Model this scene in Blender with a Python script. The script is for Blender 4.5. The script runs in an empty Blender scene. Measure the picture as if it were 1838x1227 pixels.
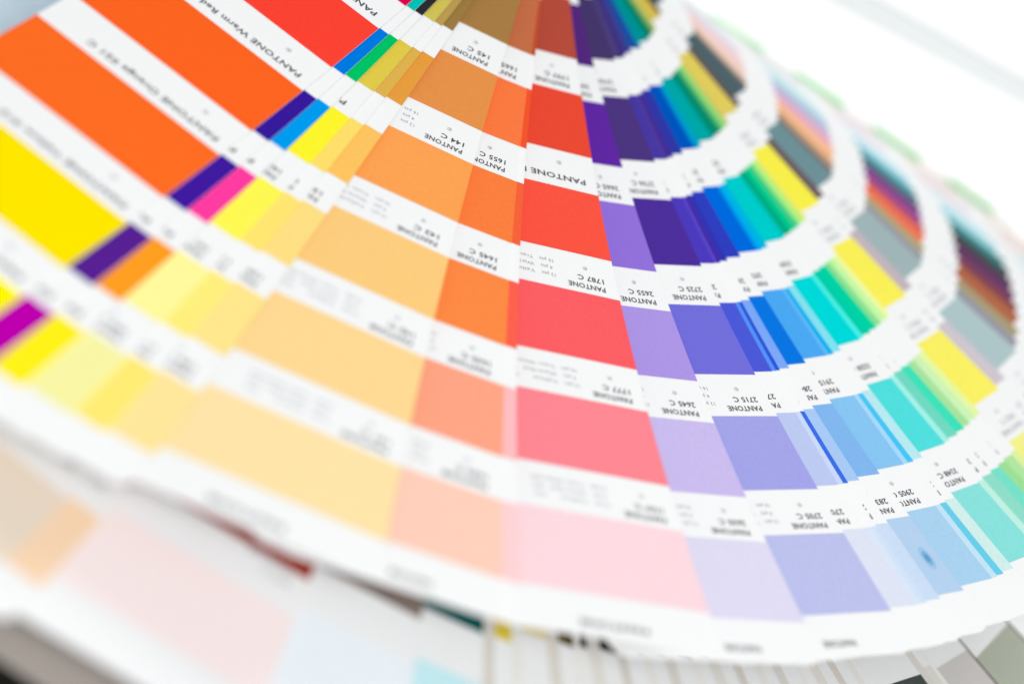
import bpy, bmesh, math
from mathutils import Vector, Matrix

CM = 0.01
scene = bpy.context.scene
col = scene.collection

# ------------------------------------------------------------------ camera
cam_d = bpy.data.cameras.new('camera'); cam = bpy.data.objects.new('camera', cam_d); col.objects.link(cam)
RIGHT = Vector((0.817095, -0.159685, 0.553946)); DOWN = Vector((0.315888, -0.679776, -0.661906)); FWD = Vector((0.482255, 0.715825, -0.504999))
CAM = Vector((-19.9165, -51.3132, 19.3745))
m = Matrix.Identity(4)
for i in range(3):
    m[i][0] = RIGHT[i]; m[i][1] = -DOWN[i]; m[i][2] = -FWD[i]; m[i][3] = CAM[i] * CM
cam.matrix_world = m
cam_d.sensor_width = 36; cam_d.lens = 36 * 3684.86 / 1838
cam_d.clip_start = 0.01; cam_d.clip_end = 60
cam_d.dof.use_dof = True; cam_d.dof.focus_distance = 49.4 * CM; cam_d.dof.aperture_fstop = 5.5; cam_d.dof.aperture_blades = 0
scene.camera = cam

# ------------------------------------------------------------------ world, lamps, exposure
w = bpy.data.worlds.new('World'); scene.world = w; w.use_nodes = True
bg = w.node_tree.nodes['Background']; bg.inputs[0].default_value = (0.955, 0.98, 1.0, 1); bg.inputs[1].default_value = 0.52
def area(name, loc, target, size, watts, colour):
    d = bpy.data.lights.new(name, 'AREA'); d.shape = 'RECTANGLE'; d.size = size[0]; d.size_y = size[1]; d.energy = watts; d.color = colour
    o = bpy.data.objects.new(name, d); col.objects.link(o); o.location = Vector(loc) * CM
    o.rotation_euler = (Vector(target) - Vector(loc)).to_track_quat('-Z', 'Y').to_euler()
    return o
area('window_light', (85, 95, 62), (42, 36, -6), (0.7, 0.5), 14.0, (1.0, 0.985, 0.96))
area('soft_light', (-25, -112, 70), (2, -20, -4), (0.9, 0.6), 13.6, (1.0, 1.0, 1.0))
vs = scene.view_settings; vs.view_transform = 'Standard'; vs.look = 'None'; vs.exposure = -0.17; vs.gamma = 1; vs.use_curve_mapping = False

# ------------------------------------------------------------------ materials
def s2l(v): return v / 12.92 if v <= 0.04045 else ((v + 0.055) / 1.055) ** 2.4
def hexlin(h, k=1.0):
    h = h.lstrip('#'); return tuple(min(0.93, s2l(int(h[i:i+2], 16) / 255) * k) for i in (0, 2, 4)) + (1,)
def noise_mat(name, base, rough=0.5, spec=0.2, scale=400, amount=0.03, bump=0.02, objcol=False):
    mt = bpy.data.materials.new(name); mt.use_nodes = True; nt = mt.node_tree; b = nt.nodes['Principled BSDF']
    tc = nt.nodes.new('ShaderNodeTexCoord'); n = nt.nodes.new('ShaderNodeTexNoise'); n.inputs['Scale'].default_value = scale; n.inputs['Detail'].default_value = 3
    nt.links.new(tc.outputs['Object'], n.inputs['Vector'])
    hsv = nt.nodes.new('ShaderNodeHueSaturation')
    mr = nt.nodes.new('ShaderNodeMapRange'); mr.inputs['To Min'].default_value = 1 - amount; mr.inputs['To Max'].default_value = 1 + amount
    nt.links.new(n.outputs['Fac'], mr.inputs['Value']); nt.links.new(mr.outputs['Result'], hsv.inputs['Value'])
    if objcol:
        oi = nt.nodes.new('ShaderNodeObjectInfo'); nt.links.new(oi.outputs['Color'], hsv.inputs['Color'])
    else: hsv.inputs['Color'].default_value = base
    nt.links.new(hsv.outputs['Color'], b.inputs['Base Color'])
    b.inputs['Roughness'].default_value = rough; b.inputs['Specular IOR Level'].default_value = spec
    if bump:
        bp = nt.nodes.new('ShaderNodeBump'); bp.inputs['Strength'].default_value = bump; bp.inputs['Distance'].default_value = 0.0002
        nt.links.new(n.outputs['Fac'], bp.inputs['Height']); nt.links.new(bp.outputs['Normal'], b.inputs['Normal'])
    return mt
M_PAPER = noise_mat('coated_card', (0.86, 0.865, 0.865, 1), 0.5, 0.08, 900, 0.02, 0.04)
M_INK = noise_mat('printed_ink', (1, 1, 1, 1), 0.5, 0.0, 1300, 0.075, 0.05, objcol=True)
M_TYPE = noise_mat('black_type', (0.06, 0.06, 0.07, 1), 0.6, 0.1, 500, 0.1, 0)
M_GREY = noise_mat('grey_type', (0.30, 0.32, 0.35, 1), 0.6, 0.1, 500, 0.1, 0)
M_TABLE = noise_mat('white_tabletop', (0.93, 0.93, 0.93, 1), 0.55, 0.2, 60, 0.01, 0.02)
M_SEAM = noise_mat('pale_grey_edging', (0.62, 0.655, 0.66, 1), 0.6, 0.2, 60, 0.03, 0.02)
M_BLACK = noise_mat('black_cover_board', (0.012, 0.011, 0.010, 1), 0.6, 0.2, 300, 0.2, 0.05)
M_BROWN = noise_mat('grey_brown_shade_board', (0.50, 0.45, 0.41, 1), 0.7, 0.1, 200, 0.05, 0.05)
M_STEEL = noise_mat('steel', (0.55, 0.55, 0.56, 1), 0.3, 0.5, 300, 0.05, 0.0); M_STEEL.node_tree.nodes['Principled BSDF'].inputs['Metallic'].default_value = 1

def link(o, parent=None):
    col.objects.link(o)
    if parent is not None: o.parent = parent
    return o
def mesh_obj(name, verts, faces, mats, parent=None, fm=None, smooth=False):
    me = bpy.data.meshes.new(name); me.from_pydata([tuple(c * CM for c in v) for v in verts], [], faces)
    for mt in (mats if isinstance(mats, (list, tuple)) else [mats]): me.materials.append(mt)
    if fm: me.polygons.foreach_set('material_index', fm)
    if smooth: me.polygons.foreach_set('use_smooth', [True] * len(faces))
    me.update()
    return link(bpy.data.objects.new(name, me), parent)
def box(name, x0, x1, y0, y1, z0, z1, mat):
    v = [(x, y, z) for z in (z0, z1) for y in (y0, y1) for x in (x0, x1)]
    f = [(0, 2, 3, 1), (4, 5, 7, 6), (0, 1, 5, 4), (2, 6, 7, 3), (0, 4, 6, 2), (1, 3, 7, 5)]
    return mesh_obj(name, v, f, mat)

# ------------------------------------------------------------------ the table
ZT = -6.6
def setting(o, label, cat):
    o['kind'] = 'structure'; o['label'] = label; o['category'] = cat
setting(box('tabletop', -140, 160, -160, 15.7, ZT - 3, ZT, M_TABLE), 'plain white tabletop under the fanned colour guides', 'tabletop')
setting(box('table_edging', -140, 160, 15.71, 19.6, ZT - 3, ZT - 0.15, M_SEAM), 'pale grey blurred strip across the white table at upper right', 'table edging')
setting(box('window_sill', -140, 160, 19.61, 260, ZT - 3, ZT, M_TABLE), 'bright white surface beyond the pale grey strip', 'sill')

pp = box('paper_sheet', -45, -3.5, -16, 14, ZT + 0.002, ZT + 0.03, noise_mat('pale_blue_paper', (0.62, 0.76, 0.86, 1), 0.7, 0.1, 80, 0.06, 0.05))
pp['label'] = 'pale blue sheet of paper showing at the top left corner'; pp['category'] = 'paper'

# ------------------------------------------------------------------ fan geometry (fitted card shape)
P = {'pitch': 3.608054, 'chip': 2.276188, 's5': 26.184243, 'a': -0.108916, 'b': 0.007353, 'a1': -0.051684, 'b1': -0.001287, 'b2': -0.003645, 'offR': 4.866175, 'f': 3684.863695}
KN = [(-0.6014, 0.0), (-0.5748, 0.068), (-0.5489, 0.1363), (-0.5116, 0.2269), (-0.4864, 0.291), (-0.4509, 0.3672), (-0.2797, 0.5294), (-0.1847, 0.8586), (-0.1694, 0.9073), (-0.0001, 1.2076), (0.1095, 1.7517), (0.2135, 1.8416), (0.2463, 1.8658), (0.2555, 1.8928), (0.2642, 1.92), (0.2839, 1.9451), (0.3207, 1.9799), (0.3686, 2.0235), (0.3958, 2.176), (0.4167, 2.224), (0.4729, 2.2859), (0.4873, 2.3323), (0.5318, 2.3829), (0.5707, 2.4358), (0.6636, 2.5126), (0.7758, 2.6015), (0.8861, 2.9358), (0.9504, 3.1707), (1.0266, 3.3934), (1.406, 4.9984)]
Q = Matrix(((0.979938, -0.018844, -0.198409), (-0.018844, 0.9823, -0.186362), (0.198409, 0.186362, 0.962238)))
W = 5.0; OUT = END = P['s5'] + 1.15; START = -1.6; LAB = P['pitch'] - P['chip']
def hof(t):
    if t <= KN[0][0]: return KN[0][1] - (KN[0][0] - t)
    for (a, ha), (b, hb) in zip(KN, KN[1:]):
        if t <= b: return ha + (hb - ha) * (t - a) / (b - a)
    return KN[-1][1]
def curved(th, dz=0.0):
    d = (math.sin(th), -math.cos(th)); n = (math.cos(th), math.sin(th)); h = hof(th)
    ca = P['a'] + P['a1'] * th; cb = P['b'] + P['b1'] * th + P['b2'] * th * th
    def f(s, u, lift=0.0):
        o = P['offR'] - u; q = Q @ Vector((s * d[0] + o * n[0], s * d[1] + o * n[1], -h + ca * s + cb * s * s))
        return (q.x, q.y, q.z + lift + dz)
    return f
PV2 = (0.50, -3.30)
def flat(th, h, out=0.0):
    d = (math.sin(th), -math.cos(th)); n = (math.cos(th), math.sin(th))
    def f(s, u, lift=0.0):
        o = P['offR'] - u; s = s + out
        return (PV2[0] + s * d[0] + o * n[0], PV2[1] + s * d[1] + o * n[1], h + lift - 0.0004 * (s - 18) ** 2)
    return f

def svals(a, b, extra=()):
    n0 = math.floor(a / 0.5) + 1; v = [a] + [k * 0.5 for k in range(n0, int(b / 0.5) + 2) if a + 1e-4 < k * 0.5 < b - 1e-4] + [b] + list(extra)
    return sorted(set(round(x, 5) for x in v))
TH = 0.028
def card_mesh(name, f, parent, mat, longer=0.0):
    END = OUT + longer; r = 0.42; ex = [END - r + r * math.sin(math.radians(a)) for a in (15, 30, 45, 60, 75, 84)]
    rows = svals(START, END, ex); v = []; fc = []
    for s in rows:
        e = 0.0
        if s > END - r: q = (s - (END - r)) / r; e = r * (1 - math.sqrt(max(0, 1 - q * q)))
        for lift in (0, -TH): v.append(f(s, e, lift)); v.append(f(s, W - e, lift))
    n = len(rows)
    for i in range(n - 1):
        a = i * 4; b = a + 4
        fc += [(a, a + 1, b + 1, b), (a + 2, b + 2, b + 3, a + 3), (a, b, b + 2, a + 2), (a + 1, a + 3, b + 3, b + 1)]
    fc += [(0, 2, 3, 1), (4 * n - 4, 4 * n - 3, 4 * n - 1, 4 * n - 2)]
    return mesh_obj(name, v, fc, mat, parent)
def chip_mesh(f, k, colour, parent, slide=0.0):      # k: 0 = A ... 5 = F (outermost), -1 = next to the pivot
    s1 = P['s5'] - (5 - k) * P['pitch'] + slide; s0 = s1 - P['chip']; v = []; fc = []
    rows = svals(s0, s1)
    for s in rows: v += [f(s, 0.0, 0.004), f(s, W, 0.004)]
    for i in range(len(rows) - 1): a = 2 * i; fc.append((a, a + 1, a + 3, a + 2))
    o = mesh_obj('colour_chip', v, fc, M_INK, parent); o.color = hexlin(colour, 0.985)
    return o

_txt = {}
def text_geo(s, bold):
    key = (s, bold)
    if key not in _txt:
        c = bpy.data.curves.new('t', 'FONT'); c.body = s; c.size = 1.0; c.offset = bold; c.resolution_u = 2; c.space_character = 1.04
        o = bpy.data.objects.new('t', c); me = bpy.data.meshes.new_from_object(o)
        vs_ = [tuple(v.co) for v in me.vertices]; fs = [tuple(p.vertices) for p in me.polygons]
        bpy.data.objects.remove(o); bpy.data.curves.remove(c); bpy.data.meshes.remove(me)
        _txt[key] = (vs_, fs)
    return _txt[key]
class Print:                                  # the printed text of one card, one mesh per label strip
    def __init__(self, f): self.f = f; self.b = {}
    def put(self, s, k, u0, dist, cap, width=None, grey=False, bold=0.018):
        vs_, fs = text_geo(s, 0.0 if grey else bold)
        if not vs_: return
        V, F, M = self.b.setdefault(k, ([], [], []))
        x0 = min(v[0] for v in vs_); x1 = max(v[0] for v in vs_); sy = cap / 0.73; sx = sy if width is None else width / (x1 - x0)
        si = P['s5'] - (5 - k) * P['pitch'] - P['chip']; b = len(V)
        for v in vs_: V.append(self.f(si - dist + v[1] * sy, u0 + (v[0] - x0) * sx, 0.006))
        F += [tuple(b + i for i in q) for q in fs]; M += [1 if grey else 0] * len(fs)
    def finish(self, parent):
        for k, (V, F, M) in self.b.items(): mesh_obj('printed_label', V, F, [M_TYPE, M_GREY], parent, M)
def standard_label(pr, k, number, formula=True, grey=False):
    pr.put('PANTONE', k, 0.34, 0.32, 0.165, 0.97, grey)
    pr.put(number, k, 0.34, 0.60, 0.165, 0.68 if len(number) > 5 else 0.60, grey)
    pr.put('®', k, 0.72, 0.92, 0.12, grey=True)
    if formula:
        pr.put('12 pts', k, 1.62, 0.44, 0.11, grey=True); pr.put('Yellow', k, 2.14, 0.44, 0.11, 0.62, grey=True); pr.put('75.0', k, 3.1, 0.44, 0.11, grey=True)
        pr.put(' 4 pts', k, 1.66, 0.68, 0.11, grey=True); pr.put('Warm Red', k, 2.14, 0.68, 0.11, 0.8, grey=True); pr.put('25.0', k, 3.1, 0.68, 0.11, grey=True)
        pr.put('16 pts', k, 1.62, 0.92, 0.11, grey=True); pr.put('Trans. White', k, 2.14, 0.92, 0.11, 0.9, grey=True); pr.put('50.0', k, 3.1, 0.92, 0.11, grey=True)
def basic_label(pr, k, name):
    pr.put('PANTONE ' + name, k, 0.31, 0.45, 0.19, 0.158 * len('PANTONE ' + name) * 1.12)
    pr.put('®', k, 0.9, 0.95, 0.14, grey=True)
def header(pr, text, u, width, cap=0.2): pr.put(text, 6, u, 0.62, cap, width, bold=0.01)

# ------------------------------------------------------------------ upper colour fan
# theta, label, chips next-to-pivot + A..F, numbers (text under each chip A..F; a leading * marks a long colour name)
def N(s): return s.split('|') if s else None
CARDS = [
 (-0.6014, 'leftmost card on top of the fan, crimson, red, orange and yellow chips', 'B02080 E00052 FF4232 FF6220 FF6A22 FFE000 FFF000', N('*Rubine Red C|*Red 032 C|*Warm Red C|*Orange 021 C|*Yellow 012 C|*Yellow C')),
 (-0.5748, 'thin strip of teal, blue, dark purple and magenta chips beside the leftmost card', '208080 00C0B4 0078DC 361A98 3E1A9C 55208F B800A8', N('-|-|-|*Purple C|*Purple C|*Purple C')),
 (-0.5489, 'thin strip of black, green, blue, pink and orange chips', '303030 2B2B33 00C064 0098E8 FF3A9C FF9A20 FFEA18', N('-|-|-|*Pink C|*Orange C|*Yellow C')),
 (-0.5116, 'narrow bright yellow card with olive chips near the pivot', 'A8A040 CDBF55 DDC748 FFF02C FFF250 FCF298 F2EEA0', N('-|-|*Yellow C|102 C|101 C|100 C')),
 (-0.4864, 'narrow pale yellow card with ochre chips near the pivot', '907830 B99A50 DBAF4C FFDA68 FFE06E FFE87A FFE470', N('-|-|-|116 C|115 C|114 C')),
 (-0.4509, 'narrow golden yellow card left of the wide peach card', '806030 9A7A40 E49B3E FFC05E FFDA80 FFE088 FFE096', N('-|-|-|130 C|129 C|128 C')),
 (-0.2797, 'wide peach and light orange card with brown chip near the pivot', '907040 A67C44 E4904A FFA052 FFC97C FFD490 FFDEA4', N('146 C|145 C|144 C|143 C|142 C|141 C')),
 (-0.1847, 'bright orange card fading to salmon, between the peach and the red card', 'A05838 C46E48 FF7A42 FF7E3E FF8844 FFA282 FFCBB7', N('1675 C|1665 C|1655 C|1645 C|1635 C|1625 C')),
 (-0.1694, 'sliver of an orange red card against the left edge of the red card', 'A04828 C0502F F0552E F2623A F8604C FDBABC FFCECF', N('1685 C|1675 C|1665 C|1655 C|1645 C|1635 C')),
 (0.0, 'wide red card in the middle of the fan fading to pale pink', '983830 B54C3C E94A34 FF5442 FF5E62 FF8690 FDD6DC', N('1807 C|1797 C|*Red 032 C|1787 C|1777 C|1767 C')),
 (0.1095, 'violet card fading to pale lilac beside the wide red card', '482468 542A7C 6029A2 9270D8 AC94E2 C8BAEA DCD8EE', N('2695 C|2685 C|2665 C|2655 C|2645 C|2635 C')),
 (0.2135, 'deep blue violet card with periwinkle outer chips', '3C3058 45376A 4B367E 4C2F98 716DD7 A2A2E4 BABEE8', N('2765 C|2745 C|2736 C|2725 C|2715 C|2705 C')),
 (0.2463, 'narrow indigo card with pale lavender outer chips', '3A3068 4A3F78 4838A0 4C3ABA 4A58D4 BAC6EC DCE0F0', N('276 C|275 C|274 C|273 C|272 C|270 C')),
 (0.2555, 'very thin strip with a light blue chip right of the indigo card', '303070 453A80 4A40A8 5548C8 5590F4 C6D6F4 D6E2F2', N('280 C|279 C|278 C|277 C|276 C|275 C')),
 (0.2642, 'very thin dark royal blue strip', '30204C 43306A 52307E 4E289A 2E54D2 3C6CE0 CEDEF2', N('280 C|279 C|278 C|277 C|276 C|275 C')),
 (0.2839, 'narrow cornflower blue card left of the strong blue card', '2C2060 3F2F80 40309A 3434B0 7AA6F2 A6C6F0 C8DAF0', N('2747 C|2738 C|2728 C|2718 C|2708 C|2706 C')),
 (0.3207, 'strong blue card with light blue outer chips', '2C2C70 3D3D8C 3038A4 2E3EBC 0A74DE 80B4EA B2CEEA', N('288 C|287 C|286 C|285 C|284 C|283 C')),
 (0.3686, 'sky blue card next to the strong blue card', '103C80 1C4FA0 0055BC 0068DA 4AA6EE 86C2EE A6CEEA', N('2955 C|2945 C|2935 C|2925 C|2915 C|2905 C')),
 (0.3810, 'thin paler sky blue strip', '106090 0070A0 0088C8 0090E0 60B4F4 A4D6F6 C0E0F0', None),
 (0.3958, 'thin bright cyan strip', '006080 0080A8 0090D0 00A8F0 05B0E8 46C2F0 68CAE6', None),
 (0.4167, 'narrow pale cyan card left of the turquoise card', '007080 0095A8 00A0C0 00B4DC 84DEEC B6E6EC CEEAE6', None),
 (0.4729, 'wide turquoise card', '006C6C 009090 00A6A6 00CACA 00D6D6 50DCDA 88DED8', N('3298 C|3288 C|3278 C|3268 C|3258 C|3248 C')),
 (0.4873, 'thin aqua strip on the right of the turquoise card', '006860 008880 009C90 00C4B8 4CECE0 A2EEE2 BEECDE', None),
 (0.5100, 'narrow muted sea green card', '006050 008870 00886E 00A880 00CCA8 70D6BE 8EDAC6', None),
 (0.5318, 'thin strong green strip', '005840 007850 109068 00C88C 00D2A0 3EDEB6 76DEC4', None),
 (0.5500, 'thin grass green strip', '406830 609850 60C070 48CC88 88DE90 A4E09C 9CDC94', None),
 (0.5707, 'narrow lime green card', '708848 9CC070 90D878 A6EE80 C4F4A4 CCF0B4 B0E2A0', None),
 (0.5860, 'thin pale yellow green strip left of the yellow card', '908840 B8B860 C0C868 DCE870 ECF6A0 E4F4A0 DCEE9C', None),
 (0.6636, 'wide lemon yellow card', '9C8838 D4BC4E E0CC5C FCEE4A FAEE58 F8EE64 F2F08A', N('3975 C|3965 C|3955 C|3945 C|3935 C|3925 C')),
 (0.6960, 'thin mauve grey strip behind the yellow card', '504038 5C5048 62585A 6A5C60 C2B4BA CEC4CC DCD4DC', None),
 (0.7758, 'slate and light blue grey card behind the yellow card', '303C40 45555A 4E646A 6E9096 A0B4B6 AEC4C6 C2D2D2', N('5463 C|5473 C|444 C|443 C|442 C|441 C')),
 (0.8050, 'thin dull grey strip', '605048 80706A 8C7A70 767474 989CA4 989AA6 808490', None),
 (0.8400, 'thin sand coloured strip', 'C8B8A8 E8D0BC E6C8B4 C49C7C B2A47C A89C7A 8C8060', None),
 (0.8861, 'narrow peach and coral card fading to brown', 'F0E0D8 F4DCD0 F4D0C4 FABC8E EE7656 B26A4A 8A4A34', None),
 (0.9180, 'thin plum strip beside the coral card', 'F0E0E4 F4DCDC F2D0CC F0B8A8 C05868 8A4A50 603038', None),
 (0.9570, 'narrow plum card with pink chips near the pivot', 'F0E0E4 F4DCE0 F2D4DA E2AACC 984A96 70406A 552848', None),
 (0.9920, 'thin slate violet strip', 'ECE4EC ECE0E8 EADAE2 C8B8D4 705080 584058 402840', None),
 (1.0266, 'dark teal card behind the plum card', 'ECE4EC E8E0EA E6DAE8 A8C6DC 4A8488 3E605E 2C4442', None),
 (1.0600, 'cyan card near the back of the fan', 'E4ECF0 DEEAF0 DCE8F0 BEE2EA 5CB4C0 4E9C9E 3C8080', None),
 (1.1050, 'pale aqua card near the back of the fan', 'E8F0F0 E4F0EE E0F0EC D6EEEE B4DEEA A4DAE2 90C8D0', None),
 (1.1600, 'whitish mint card near the back of the fan', 'E4F4EC E0F2E8 D4F0E2 E2F2F2 E6F2F6 DEEEF2 D8E8EC', None),
 (1.2300, 'whitish pink card near the back of the fan', 'F0E8EC ECE0EA EADCE8 ECE2EC ECE2EA ECE0E6 ECDEDE', None),
 (1.2900, 'whitish cream card near the back of the fan', 'ECEAEE E6F0EA DDF2E2 E4F0E8 F0E6E2 F0E4DE EEE2DA', None),
 (1.4060, 'bottom card at the far right with pale green chips', '50C060 4CCC60 50D064 74D680 8CD892 9CD49C 9CCC94', None),
]
fan = link(bpy.data.objects.new('colour_fan', None))
fan['label'] = 'large fanned out colour swatch guide of many bright cards'; fan['category'] = 'colour guide'; fan['group'] = 'fanned colour guides'
for th, lab, chips, nums in CARDS:
    f = curved(th); c = card_mesh('swatch_card', f, fan, M_PAPER); c['label'] = lab
    for k, hx in enumerate(chips.split()): chip_mesh(f, k - 1, hx, c)
    pr = Print(f)
    if nums:
        for k, nm in enumerate(nums):
            if nm == '-': continue
            if nm[0] == '*': basic_label(pr, k, nm[1:])
            else: standard_label(pr, k, nm, True, th > 0.6)
    else:
        for k in range(6): pr.put('PANTONE', k, 0.34, 0.32, 0.165, 0.97, grey=th > 0.6); pr.put('3%d5 C' % (k + 2), k, 0.34, 0.60, 0.165, 0.62, grey=th > 0.6)
    if th == 0.3207:
        for tone, rs, ru, lift in (('9CC2E2', 0.34, 0.15, 0.006), ('7DB0D8', 0.22, 0.10, 0.008), ('5E9CCB', 0.12, 0.06, 0.010)):
            n = 28; v = [f(25.15, 0.36, lift)] + [f(25.15 + rs * math.sin(a * 2 * math.pi / n), 0.36 + ru * math.cos(a * 2 * math.pi / n), lift) for a in range(n)]
            o = mesh_obj('ink_smudge', v, [(0, 1 + a, 1 + (a + 1) % n) for a in range(n)], M_INK, c); o.color = hexlin(tone)
    if th in (0.0, -0.2797, -0.6014): header(pr, 'PANTONE', 1.6 if th == 0 else 1.9, 1.5)
    elif th < 0.3 or nums: header(pr, 'PANTONE', 1.46, 0.85, 0.19)
    pr.finish(c)
def edge_stripe(f, parent, width, tone):  # painted stripe along the right edge, stands in for shade between overlapping cards
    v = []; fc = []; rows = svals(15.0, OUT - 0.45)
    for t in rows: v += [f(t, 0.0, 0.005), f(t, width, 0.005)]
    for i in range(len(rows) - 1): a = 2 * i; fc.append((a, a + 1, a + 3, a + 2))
    o = mesh_obj('edge_shade', v, fc, M_INK, parent); o.color = hexlin(tone)
def screw(parent, x, y, z0, z1):
    bm = bmesh.new(); bmesh.ops.create_cone(bm, cap_ends=True, segments=32, radius1=0.28, radius2=0.28, depth=z1 - z0, matrix=Matrix.Translation((x, y, (z0 + z1) / 2)))
    bmesh.ops.create_cone(bm, cap_ends=True, segments=32, radius1=0.55, radius2=0.45, depth=0.16, matrix=Matrix.Translation((x, y, z1)))
    bmesh.ops.scale(bm, vec=(CM, CM, CM), verts=bm.verts)
    me = bpy.data.meshes.new('binding_screw'); bm.to_mesh(me); bm.free(); me.materials.append(M_STEEL)
    link(bpy.data.objects.new('binding_screw', me), parent)
screw(fan, 2.0, -0.2, ZT, 0.6)

# ------------------------------------------------------------------ lower colour fan
CARDS2 = [
 (-0.558, 'pale beige card at the lower left, under the pale orange one', 'E9D9C6 B09070'),
 (-0.530, 'pale orange card at the lower left of the under fan', 'FBD6B2 B88060'),
 (-0.367, 'wide pale pink card at the lower left', 'FAE8E6 A84030'),
 (-0.261, 'wide very pale blue card at the bottom', 'ECF3F8 8A7A72'),
 (-0.185, 'pale cyan card at the bottom', 'C6EDF2 0E5A58'),
 (-0.155, '', 'E0F0F0 E0C838'), (-0.110, '', 'E8E8E8 E8D8A0'), (-0.082, '', 'F0E8D8 5A4A20'), (-0.055, '', 'F0F0E0 3A3020'), (-0.020, '', 'E8ECE8 302818'),
 (0.015, '', 'F0F0F0 302818'), (0.050, '', 'F0ECE8 302818'), (0.085, '', 'F0F0F0 403428'), (0.120, '', 'ECECEC 2A2418'), (0.155, '', 'EEEEEA 282420'),
 (0.190, '', 'EEEAE6 6A4838'), (0.225, '', 'EEEEEE 7A5440'), (0.260, '', 'EAEAE6 7A5440'), (0.295, '', 'EEE8E4 7A5A48'), (0.330, '', 'EEEEEE 7A5A48'),
 (0.365, '', 'E8E8E4 70543C'),
 (0.488, 'dark grey card at the bottom right', '4A524E 70543C'),
 (0.515, '', 'E0E0D8 705040'),
 (0.604, 'light warm grey card at the bottom right', 'CFCBC8 605040'),
 (0.725, 'sage grey card in the bottom right corner', 'B2B8A8 504030'),
]
fan2 = link(bpy.data.objects.new('colour_fan', None))
fan2['label'] = 'second colour swatch guide lying under the front edge of the big one'; fan2['category'] = 'colour guide'; fan2['group'] = 'fanned colour guides'
for i, (th, lab, chips) in enumerate(CARDS2):
    ex = max(0, i - 3) * 0.028; f = flat(th, -4.92 - 0.038 * i - ex, (1.55 if th > 0.65 else 0.8 if th > 0.55 else 0.3 if th > 0.4 else 0.0) - (1.2 if th > 0.4 else 1.5) * ex); c = card_mesh('swatch_card', f, fan2, M_PAPER)
    if lab: c['label'] = lab
    a, b = chips.split()
    chip_mesh(f, 5, a, c); chip_mesh(f, 4, b, c, 0.24 if th < -0.3 else 0.06 if th < -0.2 else -0.04 if th < -0.15 else -0.36)
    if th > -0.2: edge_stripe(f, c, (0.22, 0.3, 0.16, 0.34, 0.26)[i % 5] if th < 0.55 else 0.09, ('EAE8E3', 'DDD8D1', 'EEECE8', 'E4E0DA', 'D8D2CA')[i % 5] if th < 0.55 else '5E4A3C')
    pr = Print(f)
    if th > 0.55: pr.put('PANTONE', 5, 0.3 if th < 0.6 else 0.9, 1.26, 0.26, 1.9, bold=0.03); pr.put('%d C' % (871 + i), 5, 0.3, 0.8, 0.17, 0.6)
    elif th < -0.3: pr.put('PANTONE', 5, 0.34, 1.1, 0.165, 0.97, grey=True); pr.put('%d C' % (871 + i), 5, 0.34, 0.8, 0.165, 0.6, grey=True)
    pr.finish(c)
cv = card_mesh('shade_cover', flat(-0.43, -6.3), fan2, M_BROWN, -0.28); cv['label'] = 'grey brown board standing in for shade on the table'  # added board; its grey brown stands in for the shaded tabletop
fd = box('folder', -26, -3, -46, -24, ZT + 0.002, ZT + 0.2, M_BLACK); fd['label'] = 'black folder whose edge darkens the bottom left corner'; fd['category'] = 'folder'
screw(fan2, PV2[0] + 2.0, PV2[1] - 0.2, ZT, -5.0)

# ------------------------------------------------------------------ render settings
scene.render.engine = 'CYCLES'; scene.cycles.max_bounces = 6; scene.cycles.diffuse_bounces = 4
